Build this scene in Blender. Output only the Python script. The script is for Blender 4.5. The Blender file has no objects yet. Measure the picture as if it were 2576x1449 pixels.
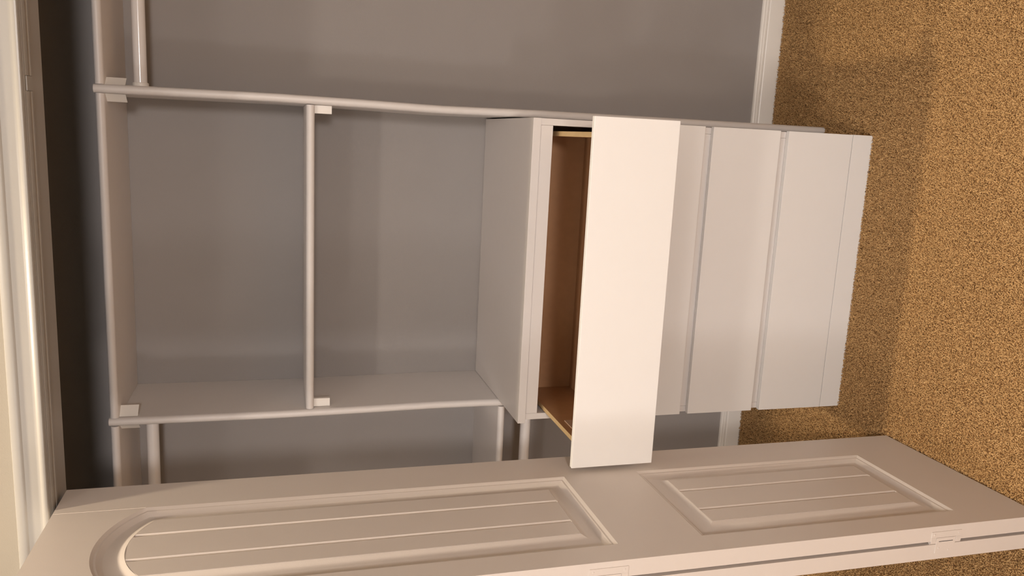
import bpy, bmesh, math
import numpy as np
from mathutils import Vector, Matrix

# ------------------------------------------------------------------ camera, world, exposure
sc = bpy.context.scene
C = sc.collection
vs = sc.view_settings
sc.display_settings.display_device = 'sRGB'
vs.view_transform = 'Standard'; vs.look = 'None'; vs.gamma = 1.0; vs.use_curve_mapping = False
vs.exposure = 0.06

YAW, PITCH, ROLL = 0.1935, -0.2804, -0.0046
CAM = Vector((0.749, -2.4235, 1.6013))
F = Vector((-math.sin(YAW)*math.cos(PITCH), math.cos(YAW)*math.cos(PITCH), math.sin(PITCH)))
R0 = Vector((math.cos(YAW), math.sin(YAW), 0)); U0 = R0.cross(F)
Rv = math.cos(ROLL)*R0 + math.sin(ROLL)*U0
Uv = -math.sin(ROLL)*R0 + math.cos(ROLL)*U0
cd = bpy.data.cameras.new('camera'); cam = bpy.data.objects.new('camera', cd); C.objects.link(cam)
cd.sensor_fit = 'HORIZONTAL'; cd.sensor_width = 36.0
cd.lens = 36.0*2009.44/2576.0
cd.clip_start = 0.02
ax, ay, az = -Uv, Rv, -F                    # the phone was held sideways: picture left is up
cam.matrix_world = Matrix(((ax.x, ay.x, az.x, CAM.x), (ax.y, ay.y, az.y, CAM.y), (ax.z, ay.z, az.z, CAM.z), (0, 0, 0, 1)))
sc.camera = cam

w = bpy.data.worlds.new('world'); sc.world = w; w.use_nodes = True
bgn = w.node_tree.nodes['Background']
bgn.inputs[0].default_value = (0.9, 0.85, 0.8, 1); bgn.inputs[1].default_value = 0.0

# ceiling lamps of the room, the last one added as fill light (fittings are built further down)
LAMPS = [  # x, y, power W, lamp radius, colour
    (0.18, -1.16, 27.0, 0.045, (1.0, 0.82, 0.60)),
    (0.30, -2.60, 20.0, 0.110, (1.0, 0.88, 0.78)),
    (-0.85, -4.30, 24.0, 0.300, (1.0, 0.92, 0.89)),
]
CEIL = 3.2                                   # ceiling height
FILL_LAMPS = [  # added fill lights; x, y, z of the globe, radius, W, colour
    (1.15, -4.20, 1.68, 0.17, 162.0, (1.0, 0.93, 0.91)),
    (-1.10, -4.30, 1.68, 0.17, 52.0, (1.0, 0.93, 0.91)),
]
def lamp_light(x, y, z, power, rad, col, parent):
    l = bpy.data.lights.new('lamp_light', 'AREA'); l.shape = 'DISK'; l.size = 2*rad
    l.energy = power; l.color = col
    o = bpy.data.objects.new('lamp_light', l); C.objects.link(o); o.location = (0, 0, -0.028); o.parent = parent
    return o

# ------------------------------------------------------------------ materials
def lin(r, g, b):
    f = lambda c: (c/255/12.92) if c/255 <= 0.04045 else ((c/255+0.055)/1.055)**2.4
    return (f(r), f(g), f(b), 1)
def mat(name, col, rough=0.5, noise=0.0, nscale=40, bump=0.0, bscale=200, spec=0.5, detail=3, metal=0.0):
    m = bpy.data.materials.new(name); m.use_nodes = True
    nt = m.node_tree; b = nt.nodes['Principled BSDF']
    b.inputs['Roughness'].default_value = rough
    b.inputs['Specular IOR Level'].default_value = spec
    b.inputs['Metallic'].default_value = metal
    tc = nt.nodes.new('ShaderNodeTexCoord')
    if noise > 0:
        n = nt.nodes.new('ShaderNodeTexNoise'); n.inputs['Scale'].default_value = nscale; n.inputs['Detail'].default_value = detail
        nt.links.new(tc.outputs['Object'], n.inputs['Vector'])
        mx = nt.nodes.new('ShaderNodeMix'); mx.data_type = 'RGBA'
        mx.inputs['A'].default_value = tuple(max(0, c*(1-noise)) for c in col[:3])+(1,)
        mx.inputs['B'].default_value = tuple(min(1, c*(1+noise)) for c in col[:3])+(1,)
        nt.links.new(n.outputs['Fac'], mx.inputs['Factor']); nt.links.new(mx.outputs['Result'], b.inputs['Base Color'])
    else:
        b.inputs['Base Color'].default_value = col
    if bump > 0:
        n2 = nt.nodes.new('ShaderNodeTexNoise'); n2.inputs['Scale'].default_value = bscale; n2.inputs['Detail'].default_value = 4
        nt.links.new(tc.outputs['Object'], n2.inputs['Vector'])
        bp = nt.nodes.new('ShaderNodeBump'); bp.inputs['Strength'].default_value = bump; bp.inputs['Distance'].default_value = 0.002
        nt.links.new(n2.outputs['Fac'], bp.inputs['Height']); nt.links.new(bp.outputs['Normal'], b.inputs['Normal'])
    return m
M = {
 'melamine': mat('white_melamine', (0.69, 0.655, 0.63, 1), 0.38, 0.015, 30, 0.03, 900, 0.4),
 'front': mat('white_drawer_front', (0.80, 0.795, 0.785, 1), 0.42, 0.01, 25, 0.03, 1200, 0.35),
 'door': mat('white_door_paint', (0.66, 0.60, 0.55, 1), 0.40, 0.012, 18, 0.06, 700, 0.4),
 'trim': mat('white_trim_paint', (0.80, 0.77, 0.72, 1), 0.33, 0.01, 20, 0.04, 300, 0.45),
 'wall': mat('grey_wall_paint', (0.318, 0.296, 0.282, 1), 0.75, 0.03, 8, 0.16, 420, 0.25),
 'casing': mat('white_casing_paint', (0.36, 0.345, 0.315, 1), 0.33, 0.01, 20, 0.04, 300, 0.45),  # white trim paint darkened to offset the ceiling lamp's excess light
 'roomwall': mat('cream_wall_paint', (0.31, 0.28, 0.23, 1), 0.7, 0.02, 8, 0.15, 420, 0.25),  # cream lowered to offset the lamp close above the opening
 'ceiling': mat('white_ceiling_paint', (0.80, 0.79, 0.76, 1), 0.9, 0.02, 10, 0.3, 150, 0.1),
 'mdf': mat('tan_fibreboard', (0.50, 0.36, 0.19, 1), 0.6, 0.10, 60, 0.1, 600, 0.3),
 'mdfdark': mat('brown_fibreboard_face', (0.38, 0.21, 0.105, 1), 0.55, 0.10, 45, 0.08, 600, 0.3),
 'plate': mat('brown_plastic_plate', (0.46, 0.33, 0.24, 1), 0.5, 0.05, 60, 0.05, 600, 0.3),
 'rod': mat('white_enamelled_rod', (0.78, 0.75, 0.73, 1), 0.18, 0.01, 30, 0, 1, 0.5),
 'plastic': mat('white_plastic', (0.80, 0.77, 0.72, 1), 0.45, 0.01, 30, 0.02, 500, 0.4),
 'backing': mat('carpet_backing', (0.36, 0.22, 0.10, 1), 0.95, 0.15, 200, 0.3, 500, 0.05),
 'steel': mat('zinc_steel', (0.55, 0.54, 0.52, 1), 0.35, 0.03, 60, 0, 1, 0.5, 3, 1.0),
 'dark': mat('dark_gap_felt', (0.03, 0.028, 0.026, 1), 0.9, 0.1, 60, 0, 1, 0.1),
}
def emit(name, col, s):
    m = bpy.data.materials.new(name); m.use_nodes = True; nt = m.node_tree
    b = nt.nodes['Principled BSDF']; b.inputs['Base Color'].default_value = (0.8, 0.8, 0.78, 1)
    b.inputs['Emission Color'].default_value = col; b.inputs['Emission Strength'].default_value = s
    return m
M['lens'] = emit('lit_lamp_lens', (1, 0.87, 0.7, 1), 3.0)

# carpet yarn: colour comes from a per-strand attribute
def carpet_mat():
    m = bpy.data.materials.new('tan_carpet_yarn'); m.use_nodes = True; nt = m.node_tree
    b = nt.nodes['Principled BSDF']; b.inputs['Roughness'].default_value = 0.85; b.inputs['Specular IOR Level'].default_value = 0.15
    a = nt.nodes.new('ShaderNodeAttribute'); a.attribute_name = 'tint'
    cr = nt.nodes.new('ShaderNodeValToRGB')
    cr.color_ramp.elements[0].position = 0.0; cr.color_ramp.elements[0].color = (0.200, 0.101, 0.041, 1)
    cr.color_ramp.elements[1].position = 1.0; cr.color_ramp.elements[1].color = (0.722, 0.486, 0.236, 1)
    for p, c in ((0.14, (0.341, 0.190, 0.083, 1)), (0.35, (0.521, 0.317, 0.135, 1)), (0.75, (0.601, 0.380, 0.171, 1))):
        e = cr.color_ramp.elements.new(p); e.color = c
    nt.links.new(a.outputs['Fac'], cr.inputs['Fac']); nt.links.new(cr.outputs['Color'], b.inputs['Base Color'])
    return m
M['carpet'] = carpet_mat()

# ------------------------------------------------------------------ helpers
def link(name, me, m, parent=None):
    o = bpy.data.objects.new(name, me); C.objects.link(o)
    if m is not None: me.materials.append(m)
    if parent is not None: o.parent = parent
    return o
def obj(name, bm, m, parent=None, smooth=False):
    bmesh.ops.recalc_face_normals(bm, faces=bm.faces[:])
    me = bpy.data.meshes.new(name); bm.to_mesh(me); bm.free()
    if smooth:
        me.polygons.foreach_set('use_smooth', [True]*len(me.polygons))
        try: me.set_sharp_from_angle(angle=math.radians(35))
        except Exception: pass
    o = link(name, me, m, parent)
    return o
def box(bm, x0, x1, y0, y1, z0, z1, bev=0.0, seg=2):
    r = bmesh.ops.create_cube(bm, size=1)
    bmesh.ops.transform(bm, verts=r['verts'], matrix=Matrix.Translation(((x0+x1)/2, (y0+y1)/2, (z0+z1)/2)) @ Matrix.Diagonal((x1-x0, y1-y0, z1-z0, 1)))
    if bev > 0:
        es = list({e for v in r['verts'] for e in v.link_edges})
        bmesh.ops.bevel(bm, geom=es, offset=bev, segments=seg, affect='EDGES', profile=0.6)
def bbox(x0, x1, y0, y1, z0, z1, bev=0.0, seg=2):
    bm = bmesh.new(); box(bm, x0, x1, y0, y1, z0, z1, bev, seg); return bm
def empty(name, loc, label, cat, group=None, kind=None):
    o = bpy.data.objects.new(name, None); C.objects.link(o); o.location = loc; o.empty_display_size = 0.05
    tag(o, label, cat, group, kind); return o
def tag(o, label, cat, group=None, kind=None):
    o['label'] = label; o['category'] = cat
    if group: o['group'] = group
    if kind: o['kind'] = kind
    return o
def part(name, bm, m, parent, smooth=False):
    """a part modelled in world coordinates, parented to its thing's Empty (or to a part of it)"""
    o = obj(name, bm, m, None, smooth)
    o.parent = parent
    o.matrix_parent_inverse = world_of(parent).inverted()
    return o
def world_of(o):
    mtx = Matrix.LocRotScale(o.location, o.rotation_euler, o.scale)
    if o.parent is not None: mtx = world_of(o.parent) @ o.matrix_parent_inverse @ mtx
    return mtx
def extrude_x(prof, x0, x1):
    """closed (y,z) profile swept along X"""
    bm = bmesh.new()
    a = [bm.verts.new((x0, y, z)) for y, z in prof]; b = [bm.verts.new((x1, y, z)) for y, z in prof]
    n = len(prof)
    for i in range(n):
        bm.faces.new((a[i], a[(i+1) % n], b[(i+1) % n], b[i]))
    bm.faces.new(a[::-1]); bm.faces.new(b)
    return bm
def bull_profile(y_back, y_front, z0, z1, n=8):
    """shelf section with a half round front edge"""
    r = (z1-z0)/2; zc = (z0+z1)/2
    p = [(y_back, z0)]
    for i in range(n+1):
        a = -math.pi/2 - math.pi*i/n
        p.append((y_front+r+r*math.cos(a), zc+r*math.sin(a)))
    p.append((y_back, z1))
    return p
def tube_x(x0, x1, y, z, r, n=28, caps=True):
    bm = bmesh.new()
    rot = Matrix.Translation(((x0+x1)/2, y, z)) @ Matrix.Rotation(math.pi/2, 4, 'Y')
    bmesh.ops.create_cone(bm, cap_ends=caps, segments=n, radius1=r, radius2=r, depth=abs(x1-x0), matrix=rot)
    return bm
def lathe_x(prof, y, z, n=28):
    """prof: (x, r) list, revolved about an X axis through (y,z)"""
    bm = bmesh.new(); rings = []
    for x, r in prof:
        rings.append([bm.verts.new((x, y+r*math.cos(2*math.pi*k/n), z+r*math.sin(2*math.pi*k/n))) for k in range(n)])
    for a, b in zip(rings, rings[1:]):
        for k in range(n):
            bm.faces.new((a[k], a[(k+1) % n], b[(k+1) % n], b[k]))
    bm.faces.new(rings[0][::-1]); bm.faces.new(rings[-1])
    return bm

# ------------------------------------------------------------------ the setting
WX0, WX1 = -1.02, 2.62          # closet interior
OX0, OX1 = -0.78, 2.38         # opening between the side jambs
YB, YF = -0.683, -0.800         # closet side / room side of the front wall
ZS = 2.034                      # underside of the head jamb
RX0, RX1, RY0 = -2.4, 3.6, -5.6 # the room

def struct(name, bm, m, label, cat, smooth=False):
    o = obj(name, bm, m, None, smooth); tag(o, label, cat, None, 'structure'); return o

bm = bmesh.new(); box(bm, RX0-.1, RX1+.1, RY0-.1, 0.1, -0.06, 0.0)
floor = struct('floor', bm, M['backing'], 'brown carpet backing under the tan pile across the room and closet', 'floor')
struct('ceiling', bbox(RX0-.1, RX1+.1, RY0-.1, 0.1, CEIL, CEIL+.06), M['ceiling'], 'white ceiling over the room and closet, above the casing', 'ceiling')
struct('wall_back', bbox(WX0-.1, WX1+.1, 0.0, 0.1, 0.0, CEIL), M['wall'], 'grey painted back wall behind the closet shelves', 'wall')
struct('wall_left', bbox(WX0-.1, WX0, YB, 0.0, 0.0, CEIL), M['wall'], 'grey closet side wall left of the bifold door', 'wall')
struct('wall_right', bbox(WX1, WX1+.1, YB, 0.0, 0.0, CEIL), M['wall'], 'grey closet side wall at the free end of the long rod', 'wall')
bm = bmesh.new()
box(bm, RX0, OX0-.018, YF, YB, 0, CEIL); box(bm, OX1+.018, RX1, YF, YB, 0, CEIL); box(bm, OX0-.018, OX1+.018, YF, YB, ZS+.018, CEIL)
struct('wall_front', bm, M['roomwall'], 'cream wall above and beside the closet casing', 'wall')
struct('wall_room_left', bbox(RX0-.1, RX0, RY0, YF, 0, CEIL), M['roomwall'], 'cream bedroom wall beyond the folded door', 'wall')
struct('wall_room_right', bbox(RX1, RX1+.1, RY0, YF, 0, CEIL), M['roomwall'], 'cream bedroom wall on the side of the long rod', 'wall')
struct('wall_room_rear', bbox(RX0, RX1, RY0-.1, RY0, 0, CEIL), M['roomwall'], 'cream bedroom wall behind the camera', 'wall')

# jambs and head of the opening
bm = bmesh.new()
box(bm, OX0-.018, OX1+.018, YF, YB, ZS, ZS+.018, 0.0015)
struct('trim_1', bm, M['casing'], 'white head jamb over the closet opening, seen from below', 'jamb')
bm = bmesh.new(); box(bm, OX0-.018, OX0, YF, YB, 0, ZS, 0.0015)
struct('trim_2', bm, M['trim'], 'white side jamb of the opening left of the folded door', 'jamb')
bm = bmesh.new(); box(bm, OX1, OX1+.018, YF, YB, 0, ZS, 0.0015)
struct('trim_3', bm, M['trim'], 'white side jamb at the far end of the opening', 'jamb')

# colonial casing: profile as (height above opening edge, projection from wall)
CAS = [(0.0, 0.0), (0.0, 0.0125), (0.0012, 0.0145), (0.004, 0.0155), (0.0075, 0.0150), (0.010, 0.0128), (0.0125, 0.0112), (0.0165, 0.0112),
       (0.030, 0.0128), (0.0365, 0.0132), (0.0385, 0.0152), (0.0405, 0.0165), (0.051, 0.0165), (0.0545, 0.0155), (0.056, 0.0125), (0.056, 0.0)]
zc0 = ZS+0.0005
prof = [(YF-d, zc0+h) for h, d in CAS]
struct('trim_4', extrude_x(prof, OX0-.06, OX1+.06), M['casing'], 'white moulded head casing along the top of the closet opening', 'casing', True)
def side_casing(x, sgn):
    bm = bmesh.new()
    a = [bm.verts.new((x+sgn*h, YF-d, 0.0)) for h, d in CAS]; b = [bm.verts.new((x+sgn*h, YF-d, zc0)) for h, d in CAS]
    n = len(CAS)
    for i in range(n): bm.faces.new((a[i], a[(i+1) % n], b[(i+1) % n], b[i]))
    bm.faces.new(a); bm.faces.new(b[::-1]); return bm
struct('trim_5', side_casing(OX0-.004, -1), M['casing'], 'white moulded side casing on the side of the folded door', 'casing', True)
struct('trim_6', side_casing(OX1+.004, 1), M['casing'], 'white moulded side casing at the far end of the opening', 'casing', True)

# baseboards: eased top with a bead
BB = [(0, 0), (-0.0135, 0), (-0.0135, 0.058), (-0.0125, 0.0605), (-0.0115, 0.0625), (-0.0122, 0.066), (-0.0118, 0.070), (-0.0092, 0.0728), (-0.0098, 0.076), (-0.0085, 0.0800), (-0.005, 0.0830), (0, 0.0835)]
struct('baseboard_back', extrude_x(BB, WX0+.014, -0.0225), M['trim'], 'white moulded baseboard on the back wall between tower and door', 'baseboard', True)
struct('baseboard_back.001', extrude_x(BB, 0.8275, WX1-.014), M['trim'], 'white moulded baseboard on the back wall under the long rod', 'baseboard', True)
def bb_y(x, sgn, y0, y1):
    bm = bmesh.new()
    a = [bm.verts.new((x-sgn*d, y0, z)) for d, z in BB]; b = [bm.verts.new((x-sgn*d, y1, z)) for d, z in BB]
    n = len(BB)
    for i in range(n): bm.faces.new((a[i], a[(i+1) % n], b[(i+1) % n], b[i]))
    bm.faces.new(a); bm.faces.new(b[::-1]); return bm
struct('baseboard_left', bb_y(WX0, 1, YB, 0), M['trim'], 'white baseboard on the closet wall left of the door', 'baseboard', True)
struct('baseboard_right', bb_y(WX1, -1, YB, 0), M['trim'], 'white baseboard on the closet wall at the rod end', 'baseboard', True)

# ------------------------------------------------------------------ carpet pile
def carpet(name, label, regions, seed):
    rng = np.random.default_rng(seed)
    P = []; S = []
    for (x0, x1, y0, y1, step, wid) in regions:
        nx = int((x1-x0)/step); ny = int((y1-y0)/step)
        gx, gy = np.meshgrid(np.arange(nx), np.arange(ny))
        p = np.stack([x0+(gx.ravel()+rng.uniform(-.1, 1.1, nx*ny))*step, y0+(gy.ravel()+rng.uniform(-.1, 1.1, nx*ny))*step], 1)
        P.append(p); S.append(np.full(len(p), wid))
    P = np.concatenate(P); S = np.concatenate(S)
    x, y = P[:, 0], P[:, 1]
    keep = ~((x > 0.002) & (x < 0.806) & (y > -0.500))                 # under the drawer unit
    keep &= ~((x > -0.026) & (x < 0.831) & (y > -0.297) & ((x < 0.004) | (x > 0.801)))   # tower panels
    keep &= (y < -0.017)
    keep &= ~((y > YF-.018) & (y < YB+.002) & ((x < OX0+.003) | (x > OX1-.003)))
    keep &= (x > RX0+.004) & (x < RX1-.004)
    keep &= ~((y > YB) & ((x < WX0+.017) | (x > WX1-.017)))
    P = P[keep]; S = S[keep]; n = len(P)
    x, y = P[:, 0], P[:, 1]
    # slow variation of lean over the floor, as a walked-on frieze has
    lean0 = 2.6*np.sin(3.1*x+1.3*y)+2.2*np.cos(2.3*y-1.7*x)
    az = lean0*0.35+rng.normal(0, 1.6, n)
    h = rng.uniform(0.0090, 0.0130, n); ln = rng.uniform(0.003, 0.0075, n)
    curl = rng.normal(0, 1.5, n)
    d0 = np.stack([np.cos(az), np.sin(az)], 1); d1 = np.stack([np.cos(az+curl), np.sin(az+curl)], 1)
    c0 = P; c1 = P+d0*(ln*0.30)[:, None]; c2 = c1+d1*(ln*0.55)[:, None]; c3 = c2+d1*(ln*0.35)[:, None]
    z0 = np.zeros(n)+0.0005; z1 = h*0.72; z2 = h; z3 = h*rng.uniform(0.80, 1.0, n)
    wd = S*rng.uniform(0.75, 1.25, n)
    w0 = np.stack([-d0[:, 1], d0[:, 0]], 1); w1 = np.stack([-d1[:, 1], d1[:, 0]], 1)
    V = np.empty((n, 8, 3), np.float32)
    for k, (c, z, wv, f) in enumerate(((c0, z0, w0, .55), (c1, z1, w0, .6), (c2, z2, w1, .6), (c3, z3, w1, .45))):
        off = wv*(wd*f)[:, None]
        V[:, 2*k, :2] = c-off; V[:, 2*k+1, :2] = c+off
        V[:, 2*k, 2] = z; V[:, 2*k+1, 2] = z
    V = V.reshape(-1, 3)
    # flat sheet as lower pile, added to lighten shaded gaps between the yarn ends
    sx0, sx1, sy0, sy1 = min(r[0] for r in regions), max(r[1] for r in regions), min(r[2] for r in regions), -0.016
    V = np.concatenate([V, np.array([[sx0, sy0, .006], [sx1, sy0, .006], [sx1, sy1, .006], [sx0, sy1, .006]], np.float32)])
    base = (np.arange(n)*8)[:, None, None]
    q = np.array([[0, 1, 3, 2], [2, 3, 5, 4], [4, 5, 7, 6]])[None]
    Q = (base+q).reshape(-1, 4).astype(np.int32)
    Q = np.concatenate([Q, np.array([[8*n, 8*n+1, 8*n+2, 8*n+3]], np.int32)])
    me = bpy.data.meshes.new(name)
    me.vertices.add(len(V)); me.vertices.foreach_set('co', V.ravel())
    me.loops.add(Q.size); me.loops.foreach_set('vertex_index', Q.ravel())
    me.polygons.add(len(Q)); me.polygons.foreach_set('loop_start', np.arange(len(Q), dtype=np.int32)*4)
    me.polygons.foreach_set('use_smooth', np.ones(len(Q), bool))
    # yarn colour: mostly mid tan, some dark and some pale flecks
    t = np.clip(rng.normal(0.52, 0.13, n), 0, 1)
    fl = rng.random(n); t[fl < 0.035] = rng.uniform(0.0, 0.2, (fl < 0.035).sum()); t[fl > 0.955] = rng.uniform(0.8, 1.0, (fl > 0.955).sum())
    a = me.attributes.new('tint', 'FLOAT', 'POINT'); a.data.foreach_set('value', np.concatenate([np.repeat(t, 8), np.full(4, 0.30)]).astype(np.float32))
    me.update(); me.validate()
    o = link(name, me, M['carpet'])
    o['label'] = label; o['kind'] = 'stuff'; o.parent = floor
    return o
carpet('carpet_pile', 'tan frieze carpet pile over the closet and bedroom floor',
       [(-0.75, 1.40, -1.22, -0.016, 0.0028, 0.00180),
        (-1.45, -0.75, -1.70, -0.016, 0.006, 0.0032), (1.40, 2.62, -1.70, -0.016, 0.006, 0.0032), (-0.75, 1.40, -1.70, -1.22, 0.0055, 0.003)], 7)

# ------------------------------------------------------------------ shelving tower
T = 0.0211; W = 0.8052; YP = -0.294
tower = empty('shelving_tower', (W/2, -0.147, 0), 'white laminate shelving tower of two tall panels around the drawer unit', 'shelving')
def bow_r(z):   # the thin panels bow: measured offsets in metres
    return float(np.interp(z, [0, 0.5, 0.95, 1.2, 1.4, 1.62, 2.03], [0, 0.0005, 0.0, -0.003, 0.0006, 0.003, 0.0]))
def bow_l(z):
    return float(np.interp(z, [0, 0.5, 0.95, 1.0, 1.2, 1.4, 1.62, 2.03], [0, 0.000, 0.001, 0.003, 0.003, -0.001, -0.004, -0.0035]))
def side_panel(x0, bow):
    zs = list(np.linspace(0.0, 2.0265, 30)); r = T/2
    sec = [(x0+T, 0.0), (x0, 0.0), (x0, YP+r)] + [(x0+r-r*math.cos(a), YP+r-r*math.sin(a)) for a in [math.pi*k/8 for k in range(1, 8)]] + [(x0+T, YP+r)]
    bm = bmesh.new(); rings = [[bm.verts.new((x+bow(z), y-0.0008, z)) for x, y in sec] for z in zs]
    n = len(sec)
    for a, b in zip(rings, rings[1:]):
        for i in range(n): bm.faces.new((a[i], a[(i+1) % n], b[(i+1) % n], b[i]))
    bm.faces.new(rings[0][::-1]); bm.faces.new(rings[-1]); return bm
p = part('side_panel', side_panel(-T, bow_l), M['melamine'], tower, True)
p = part('side_panel', side_panel(W, bow_r), M['melamine'], tower, True)
ZT = 2.0245
part('top_shelf', extrude_x(bull_profile(-.001, YP+.001, ZT-T, ZT), -0.003, W), M['melamine'], tower, True)
part('shelf', extrude_x(bull_profile(-.003, YP+.003, 1.5297-T/2, 1.5297+T/2), -0.0015, W+0.0008), M['melamine'], tower, True)
def clip(x, sgn, z_top, h, y=-0.2805, wx=0.0180, wy=0.022):
    """corner block under a shelf: a thin angled plate with two short returns"""
    bm = bmesh.new()
    pts = [(x, y), (x+sgn*wx, y+wy), (x+sgn*wx, y+wy+.0016), (x+sgn*.0012, y+.0032), (x+sgn*.0012, y+.016), (x, y+.016)]
    if wy == 0: pts = [(x, y), (x+sgn*wx, y), (x+sgn*wx, y+.012), (x, y+.012)]
    a = [bm.verts.new((px, py, z_top-h)) for px, py in pts]; b = [bm.verts.new((px, py, z_top)) for px, py in pts]
    n = len(pts)
    for i in range(n): bm.faces.new((a[i], a[(i+1) % n], b[(i+1) % n], b[i]))
    bm.faces.new(a); bm.faces.new(b[::-1])
    return bm
part('corner_bracket', clip(-0.0025, 1, ZT-T, 0.0435, wx=0.0225, wy=.024), M['plastic'], tower)
part('corner_bracket', clip(W, -1, ZT-T, 0.0445), M['plastic'], tower)
part('shelf_bracket', clip(-0.001, 1, 1.5297-T/2, 0.043, -0.272, 0.0225, 0.0), M['plastic'], tower)
part('shelf_bracket', clip(W+.001, -1, 1.5297-T/2, 0.043, -0.272, 0.0205, 0.0), M['plastic'], tower)

# shelves fixed outside the tower
def shelf(x0, x1, z1, label, tips):
    t = empty('closet_shelf', ((x0+x1)/2, -0.15, z1-T), label, 'shelf')
    part('board', extrude_x(bull_profile(-.001, YP+.001, z1-T, z1), x0, x1), M['melamine'], t, True)
    for x, s in tips: part('corner_bracket', clip(x, s, z1-T, 0.0445), M['plastic'], t)
    return t
shelf(W+T, WX1-.001, ZT, 'long white top shelf with rounded edge over the long rod', [(W+T, 1)])
shelf(WX0+.001, -T-.0045, ZT, 'short white top shelf between tower and door, highest left of the tower', [(-T-.0035, -1)])
shelf(WX0+.001, -T-.0030+.004, 0.9985, 'lower short white shelf level with the top of the drawer unit', [])

def rod(x0, x1, y, z, label, end_first):
    t = empty('closet_rod', ((x0+x1)/2, y, z), label, 'rod', None)
    part('tube', tube_x(x0+.004, x1-.004, y, z, 0.0160, 32), M['rod'], t, True)
    for x, s in ((x0, 1), (x1, -1)):
        c = part('end_cup', lathe_x([(x, 0.0225), (x+s*.0025, 0.0225), (x+s*.0035, 0.0195), (x+s*.012, 0.0192), (x+s*.013, 0.0178), (x+s*.013, 0.0162)], y, z), M['plastic'], t, True)
        for dz in (0.0285, -0.0285):
            bm = bmesh.new(); box(bm, min(x, x+s*.005), max(x, x+s*.005), y-.009, y+.009, z+dz-.012, z+dz+.012, 0.0008)
            part('mounting_tab', bm, M['plastic'], c)
rod(W+T+.0005, WX1-.0005, -0.16, 1.943, 'long white rod under the top shelf, nearest the picture top', 1)
rod(WX0+.0005, -T-.0035, -0.16, 1.944, 'short white rod under the high shelf beside the door', 1)
rod(WX0+.0005, -T-.0005, -0.20, 0.885, 'lower short white rod beside the drawer unit and door', 1)

# ------------------------------------------------------------------ drawer unit
CX0, CX1, YC = 0.0135, 0.8003, -0.4938
TS = 0.0165
unit = empty('drawer_unit', (0.405, -0.25, 0), 'white four-drawer cabinet with its uppermost drawer pulled open', 'cabinet')
part('top_panel', bbox(0.0038, 0.8006, -0.4951, -0.004, 0.9803, 1.0009, 0.0008), M['melamine'], unit)
part('side_board', bbox(CX0, CX0+TS, YC, -0.02, 0.0, 0.9803, 0.0005), M['melamine'], unit)
part('side_board', bbox(CX1-TS, CX1, YC, -0.02, 0.0, 0.9803, 0.0005), M['melamine'], unit)
part('back_board', bbox(CX0+TS, CX1-TS, -0.026, -0.021, 0.08, 0.979, 0), M['melamine'], unit)
GAPS = [(0.9488, 0.9800), (0.7320, 0.7720), (0.5000, 0.5400), (0.2730, 0.3120)]
for z0, z1 in GAPS:
    part('rail', bbox(CX0+TS+.0004, CX1-TS-.0004, YC-.0003, YC+.06 if z0 < .9 else YC+.045, z0, z1, 0.0004), M['melamine'], unit)
part('plinth', bbox(0.0117, 0.8030, -0.5083, -0.4958, 0.0, 0.0731, 0.0006), M['front'], unit)
part('bottom_board', bbox(CX0+TS, CX1-TS, YC, -0.027, 0.06, 0.0735), M['melamine'], unit)
FR = [(0.7646, 0.9654), (0.5326, 0.7390), (0.3047, 0.5085), (0.0748, 0.2795)]
def drawer(z0, z1, dy, detail):
    yf = -0.5083-dy
    d = bpy.data.objects.new('drawer', None); C.objects.link(d); d.empty_display_size = 0.05
    d.location = Vector((0.405, yf, z0))-unit.location; d.parent = unit
    fx0, fx1 = 0.0113, 0.8027
    part('drawer_front', bbox(fx0, fx1, yf, yf+.0125, z0, z1, 0.0010), M['front'], d)
    zt, zb = z0+.1655, z0+.022
    bx0, bx1 = 0.0355, 0.7705; t = 0.0122; yb = yf+.0127; ye = yf+.4805
    if not detail: ye = min(ye, -0.03)
    for x0, x1 in ((bx0, bx0+t), (bx1-t, bx1)):
        s = obj('drawer_side', bbox(x0, x1, yb, ye+.012, zb, zt, 0.0006), M['mdf'])
        s.data.materials.append(M['mdfdark'])
        for f in s.data.polygons:
            if abs(f.normal.x) > .9: f.material_index = 1
        s.parent = d; s.matrix_parent_inverse = world_of(d).inverted()
    part('drawer_back', bbox(bx0+t, bx1-t, ye, ye+.012, zb, zt-.004, 0.0006), M['mdfdark'], d)
    part('drawer_bottom', bbox(bx0+t, bx1-t, yb, ye, zb+.010, zb+.0135), M['mdfdark'], d)
    if detail:
        part('drawer_inner_front', bbox(bx0+t, bx1-t, yb, yb+.012, zb, zt-.004, 0.0006), M['mdfdark'], d)
        part('corner_plate', bbox(bx0+t, bx0+t+.0025, yf+.150, yf+.205, zb+.09, zb+.126, 0.0006), M['plate'], d)
    for x0, x1 in ((bx0-.0085, bx0-.0002), (bx1+.0002, bx1+.0085)):
        part('drawer_slide', bbox(x0, x1, yb+.02, ye-.02, zb+.002, zb+.026, 0.001), M['steel'], d)
    return d
for i, (z0, z1) in enumerate(FR):
    dr = drawer(z0, z1, 0.3048 if i == 0 else 0.0, i == 0)
    if i == 0: dr['label'] = 'pulled open drawer with tan edges and brown inside'

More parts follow.
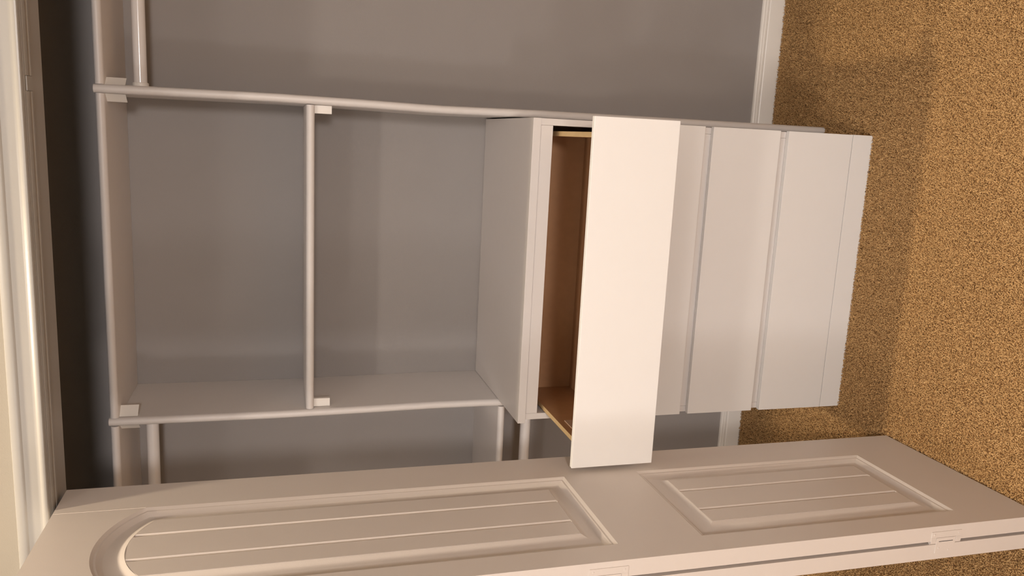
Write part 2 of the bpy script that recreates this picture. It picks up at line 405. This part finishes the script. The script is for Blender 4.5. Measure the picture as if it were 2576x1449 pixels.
# ------------------------------------------------------------------ folding door
DT = 0.0335; Y0, Y1 = -1.1955, -0.7200; DZ0, DZ1 = 0.016, 2.0245
REC = dict(y0=-1.1385, y1=-0.8290)
PROF = [(0.0, 0.0), (0.0006, 0.0003), (0.0050, 0.0042), (0.0058, 0.0045), (0.0090, 0.0046), (0.0098, 0.0050), (0.0185, 0.0110), (0.0205, 0.0115), (0.0270, 0.0114),
        (0.0335, 0.0103), (0.0410, 0.0080), (0.0480, 0.0050), (0.0525, 0.0030), (0.0545, 0.0022)]
FLD = 0.0072
def loop(d, zb, zt, arch, n=24):
    """outline of a recess shrunk inwards by d: list of (y,z), starting bottom near, bottom far, then over the top"""
    ya, yb = REC['y0']+d, REC['y1']-d
    pts = [(ya, zb+d), (yb, zb+d)]
    if not arch:
        pts += [(yb, zt-d), (ya, zt-d)]
    else:
        hw = (REC['y1']-REC['y0'])/2; rise = 0.066; Rr = (hw*hw+rise*rise)/(2*rise); yc = (REC['y0']+REC['y1'])/2
        zc = zt+rise-Rr; r = Rr-d; h = hw-d
        for k in range(n+1):
            yy = yc+h-2*h*k/n
            pts.append((yy, zc+math.sqrt(max(0, r*r-(yy-yc)**2))))
    return pts
PANELS = [(0.9885, 1.8590, True), (0.1990, 0.8110, False)]
def build_leaf():
    bm = bmesh.new()
    V = lambda y, z, h=0.0: bm.verts.new((-h, y, z))
    outer = []
    for zb, zt, arch in PANELS:
        prev = None
        for d, h in PROF+[(PROF[-1][0]+0.0005, FLD)]:
            ring = [V(y, z, h) for y, z in loop(d, zb, zt, arch)]
            if prev is None: outer.append(ring)
            else:
                n = len(ring)
                for i in range(n): bm.faces.new((prev[i], prev[(i+1) % n], ring[(i+1) % n], ring[i]))
            prev = ring
        bm.faces.new(prev)
    up, lo = outer
    # stiles and rails around the two openings
    A = {k: V(*k) for k in ((Y0, DZ0), (Y1, DZ0), (Y0, DZ1), (Y1, DZ1))}
    zl = [PANELS[1][0], PANELS[1][1], PANELS[0][0], PANELS[0][1]]
    L = [V(Y0, z) for z in zl]; Rr = [V(Y1, z) for z in zl]
    # lo: 0 near-bottom,1 far-bottom,2 far-top,3 near-top ; up: 0 near-bottom,1 far-bottom,2 far spring ... last near spring
    bm.faces.new((A[(Y0, DZ0)], A[(Y1, DZ0)], Rr[0], lo[1], lo[0], L[0]))
    bm.faces.new((L[0], lo[0], lo[3], L[1])); bm.faces.new((lo[1], Rr[0], Rr[1], lo[2]))
    bm.faces.new((L[1], lo[3], lo[2], Rr[1], Rr[2], up[1], up[0], L[2]))
    bm.faces.new((L[2], up[0], up[-1], L[3])); bm.faces.new((up[1], Rr[2], Rr[3], up[2]))
    arc = up[2:]
    tops = [V(v.co.y, DZ1) for v in arc]
    for i in range(len(arc)-1): bm.faces.new((arc[i], tops[i], tops[i+1], arc[i+1]))
    bm.faces.new((Rr[3], A[(Y1, DZ1)], tops[0], arc[0])); bm.faces.new((arc[-1], tops[-1], A[(Y0, DZ1)], L[3]))
    bmesh.ops.recalc_face_normals(bm, faces=bm.faces[:])
    # the slab behind the skin: five further sides
    b = {k: bm.verts.new((-DT, k[0], k[1])) for k in A}
    yz = [(Y0, DZ0), (Y1, DZ0), (Y1, DZ1), (Y0, DZ1)]
    bm.faces.new([b[k] for k in yz])
    bm.faces.new((A[(Y0, DZ0)], b[(Y0, DZ0)], b[(Y1, DZ0)], A[(Y1, DZ0)]))
    bm.faces.new([A[(Y1, DZ0)]]+Rr+[A[(Y1, DZ1)], b[(Y1, DZ1)], b[(Y1, DZ0)]])
    bm.faces.new([A[(Y1, DZ1)]]+tops+[A[(Y0, DZ1)], b[(Y0, DZ1)], b[(Y1, DZ1)]])
    bm.faces.new([A[(Y0, DZ1)]]+L[::-1]+[A[(Y0, DZ0)], b[(Y0, DZ0)], b[(Y0, DZ1)]])
    bmesh.ops.recalc_face_normals(bm, faces=bm.faces[:])
    me = bpy.data.meshes.new('door_leaf'); bm.to_mesh(me); bm.free()
    me.polygons.foreach_set('use_smooth', [True]*len(me.polygons))
    me.set_sharp_from_angle(angle=math.radians(24))
    me.materials.append(M['door']); return me
def field_top(y, zt, arch, d):
    if not arch: return zt-d
    hw = (REC['y1']-REC['y0'])/2; rise = 0.066; Rr = (hw*hw+rise*rise)/(2*rise); yc = (REC['y0']+REC['y1'])/2
    return zt+rise-Rr+math.sqrt((Rr-d)**2-(y-yc)**2)
def build_board(k, zb, zt, arch):
    """one of three boards of a raised panel, chamfered towards the V grooves"""
    d = PROF[-1][0]+0.0006
    ya, yb = REC['y0']+d, REC['y1']-d
    g = [ya, -1.0290, -0.9400, yb]
    y0, y1 = g[k], g[k+1]; c = 0.0048; hf = 0.0018
    ys = [(y0, FLD-.0004), (y0+c, hf)] if k > 0 else [(y0, hf)]
    m = 6
    a0, a1 = (y0+c if k > 0 else y0), (y1-c if k < 2 else y1)
    ys += [(a0+(a1-a0)*i/m, hf) for i in range(1, m)]
    ys += [(y1-c, hf), (y1, FLD-.0004)] if k < 2 else [(y1, hf)]
    bm = bmesh.new()
    bot = [bm.verts.new((-h, y, zb+d)) for y, h in ys]; top = [bm.verts.new((-h, y, field_top(y, zt, arch, d))) for y, h in ys]
    bb = [bm.verts.new((-FLD-.0006, y, zb+d)) for y, h in (ys[0], ys[-1])]; tb = [bm.verts.new((-FLD-.0006, y, field_top(y, zt, arch, d))) for y, h in (ys[0], ys[-1])]
    for i in range(len(ys)-1): bm.faces.new((bot[i], bot[i+1], top[i+1], top[i]))
    bm.faces.new((bot[0], top[0], tb[0], bb[0])); bm.faces.new((bot[-1], bb[1], tb[1], top[-1]))
    bm.faces.new(bot+[bb[1], bb[0]]); bm.faces.new(top+[tb[1], tb[0]])
    bmesh.ops.recalc_face_normals(bm, faces=bm.faces[:])
    me = bpy.data.meshes.new('panel_board'); bm.to_mesh(me); bm.free(); me.materials.append(M['door']); return me

door = empty('door_1', (-0.037, (Y0+Y1)/2, 0), 'white arch-panelled bifold door folded open with its two leaves flat together', 'door', None, 'structure')
leaf_me = build_leaf(); bm = bmesh.new(); box(bm, -0.0008, 0.00035, -0.8291, -0.8281, 1.8600, DZ1-.0005)
bmesh.ops.recalc_face_normals(bm, faces=bm.faces[:]); joint_me = bpy.data.meshes.new('joint_line'); bm.to_mesh(joint_me); bm.free(); joint_me.materials.append(M['door'])
boards = [build_board(k, *p) for p in PANELS for k in range(3)]
XG = 0.0072                                    # gap between the leaves
for flip in (False, True):
    o = bpy.data.objects.new('door_leaf', leaf_me); C.objects.link(o)
    if flip:
        o.location = (-2*DT-XG, Y0+Y1, 0); o.rotation_euler = (0, 0, math.pi)
    o.parent = door; o.matrix_parent_inverse = world_of(door).inverted()
    for me in boards+[joint_me]:
        q = bpy.data.objects.new(me.name.split('.')[0], me); C.objects.link(q)
        q.parent = o
# hinges on the near edges
for z in (0.270, 1.030, 1.790):
    h = 0.0385; y = Y0
    bm = bmesh.new()
    xc = -DT-XG/2
    # frame-shaped plate on the lead leaf and slotted plate that closes into it
    for a in ((-0.0120, -0.0255, z-h, z+h), (-0.0255, xc+.0006, z+.0255, z+h), (-0.0255, xc+.0006, z-h, z-.0255)):
        box(bm, a[1], a[0], y-.0016, y+.0002, a[2], a[3], 0.0004, 1)
    hg = part('hinge', bm, M['door'], door)
    bm = bmesh.new()
    box(bm, xc-.0235, -0.0262, y-.0015, y+.0002, z-.0245, z+.0245, 0.0004, 1)
    part('inner_plate', bm, M['door'], hg)
    bm = bmesh.new()
    bmesh.ops.create_cone(bm, cap_ends=True, segments=14, radius1=0.0034, radius2=0.0034, depth=2*h, matrix=Matrix.Translation((xc, y+.0024, z)))
    part('knuckle', bm, M['door'], hg, True)
    part('pin_slot', bbox(xc+.0024, xc+.0036, y-.0018, y-.0012, z-.018, z+.018), M['dark'], hg)  # dark strip stands in for the shade inside the slot
    for sx, sz in ((-0.0185, z+.031), (-0.0185, z-.031), (xc-.012, z+.016), (xc-.018, z-.010)):
        bm = bmesh.new()
        bmesh.ops.create_cone(bm, cap_ends=True, segments=12, radius1=0.0028, radius2=0.0018, depth=0.0016, matrix=Matrix.Translation((sx, y-.0016, sz)) @ Matrix.Rotation(math.pi/2, 4, 'X'))
        part('screw', bm, M['door'], hg, True)

# overhead track with catch
track = empty('door_track', (0.8, -0.776, ZS), 'white metal bifold track running along the head jamb', 'track')
tp = [(-0.797, ZS-.0002), (-0.7930, ZS-.0016), (-0.7870, ZS-.0026), (-0.7800, ZS-.0026), (-0.7770, ZS-.0010), (-0.7710, ZS-.0010), (-0.7680, ZS-.0026), (-0.7610, ZS-.0026), (-0.7550, ZS-.0016), (-0.7520, ZS-.0002)]
for x0, x1 in ((OX0+.002, 0.7885), (0.8155, OX1-.002)):
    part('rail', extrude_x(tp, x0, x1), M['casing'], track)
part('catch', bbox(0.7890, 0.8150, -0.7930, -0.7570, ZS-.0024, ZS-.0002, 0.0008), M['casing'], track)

# ------------------------------------------------------------------ ceiling lamps
LL = ['small flush ceiling lamp close above the closet opening', 'flush ceiling lamp above the camera', 'large flush ceiling lamp near the rear wall']
for (x, y, pw, rad, col), lb in zip(LAMPS, LL):
    t = empty('ceiling_lamp', (x, y, CEIL), lb, 'lamp')
    bm = bmesh.new(); bmesh.ops.create_cone(bm, cap_ends=True, segments=40, radius1=rad*1.5, radius2=rad*1.6, depth=0.014, matrix=Matrix.Translation((x, y, CEIL-.007)))
    part('housing', bm, M['plastic'], t, True)
    bm = bmesh.new(); bmesh.ops.create_cone(bm, cap_ends=True, segments=40, radius1=rad*1.0, radius2=rad*1.15, depth=0.01, matrix=Matrix.Translation((x, y, CEIL-.019)))
    part('lens', bm, M['lens'], t, True)
    lamp_light(x, y, CEIL, pw, rad, col, t)

# added globe fill lamps, unseen behind the camera
FL = ['floor lamp with a round white glass globe behind the camera on the rod side', 'floor lamp with a round white glass globe behind the camera on the door side']
for k, ((fx, fy, fz, fr, fw, fc), lb) in enumerate(zip(FILL_LAMPS, FL)):
    t = empty('floor_lamp', (fx, fy, 0), lb, 'lamp', 'globe floor lamps')
    bm = bmesh.new(); bmesh.ops.create_cone(bm, cap_ends=True, segments=40, radius1=0.15, radius2=0.14, depth=0.025, matrix=Matrix.Translation((fx, fy, 0.0125)))
    part('base', bm, M['steel'], t, True)
    bm = bmesh.new(); bmesh.ops.create_cone(bm, cap_ends=True, segments=20, radius1=0.011, radius2=0.011, depth=fz-fr-0.02, matrix=Matrix.Translation((fx, fy, (fz-fr-0.02)/2+.022)))
    part('pole', bm, M['steel'], t, True)
    gm = emit('lit_opal_globe', fc+(1,), fw/(4*math.pi**2*fr*fr))
    bm = bmesh.new(); bmesh.ops.create_uvsphere(bm, u_segments=32, v_segments=20, radius=fr, matrix=Matrix.Translation((fx, fy, fz)))
    part('globe', bm, gm, t, True)
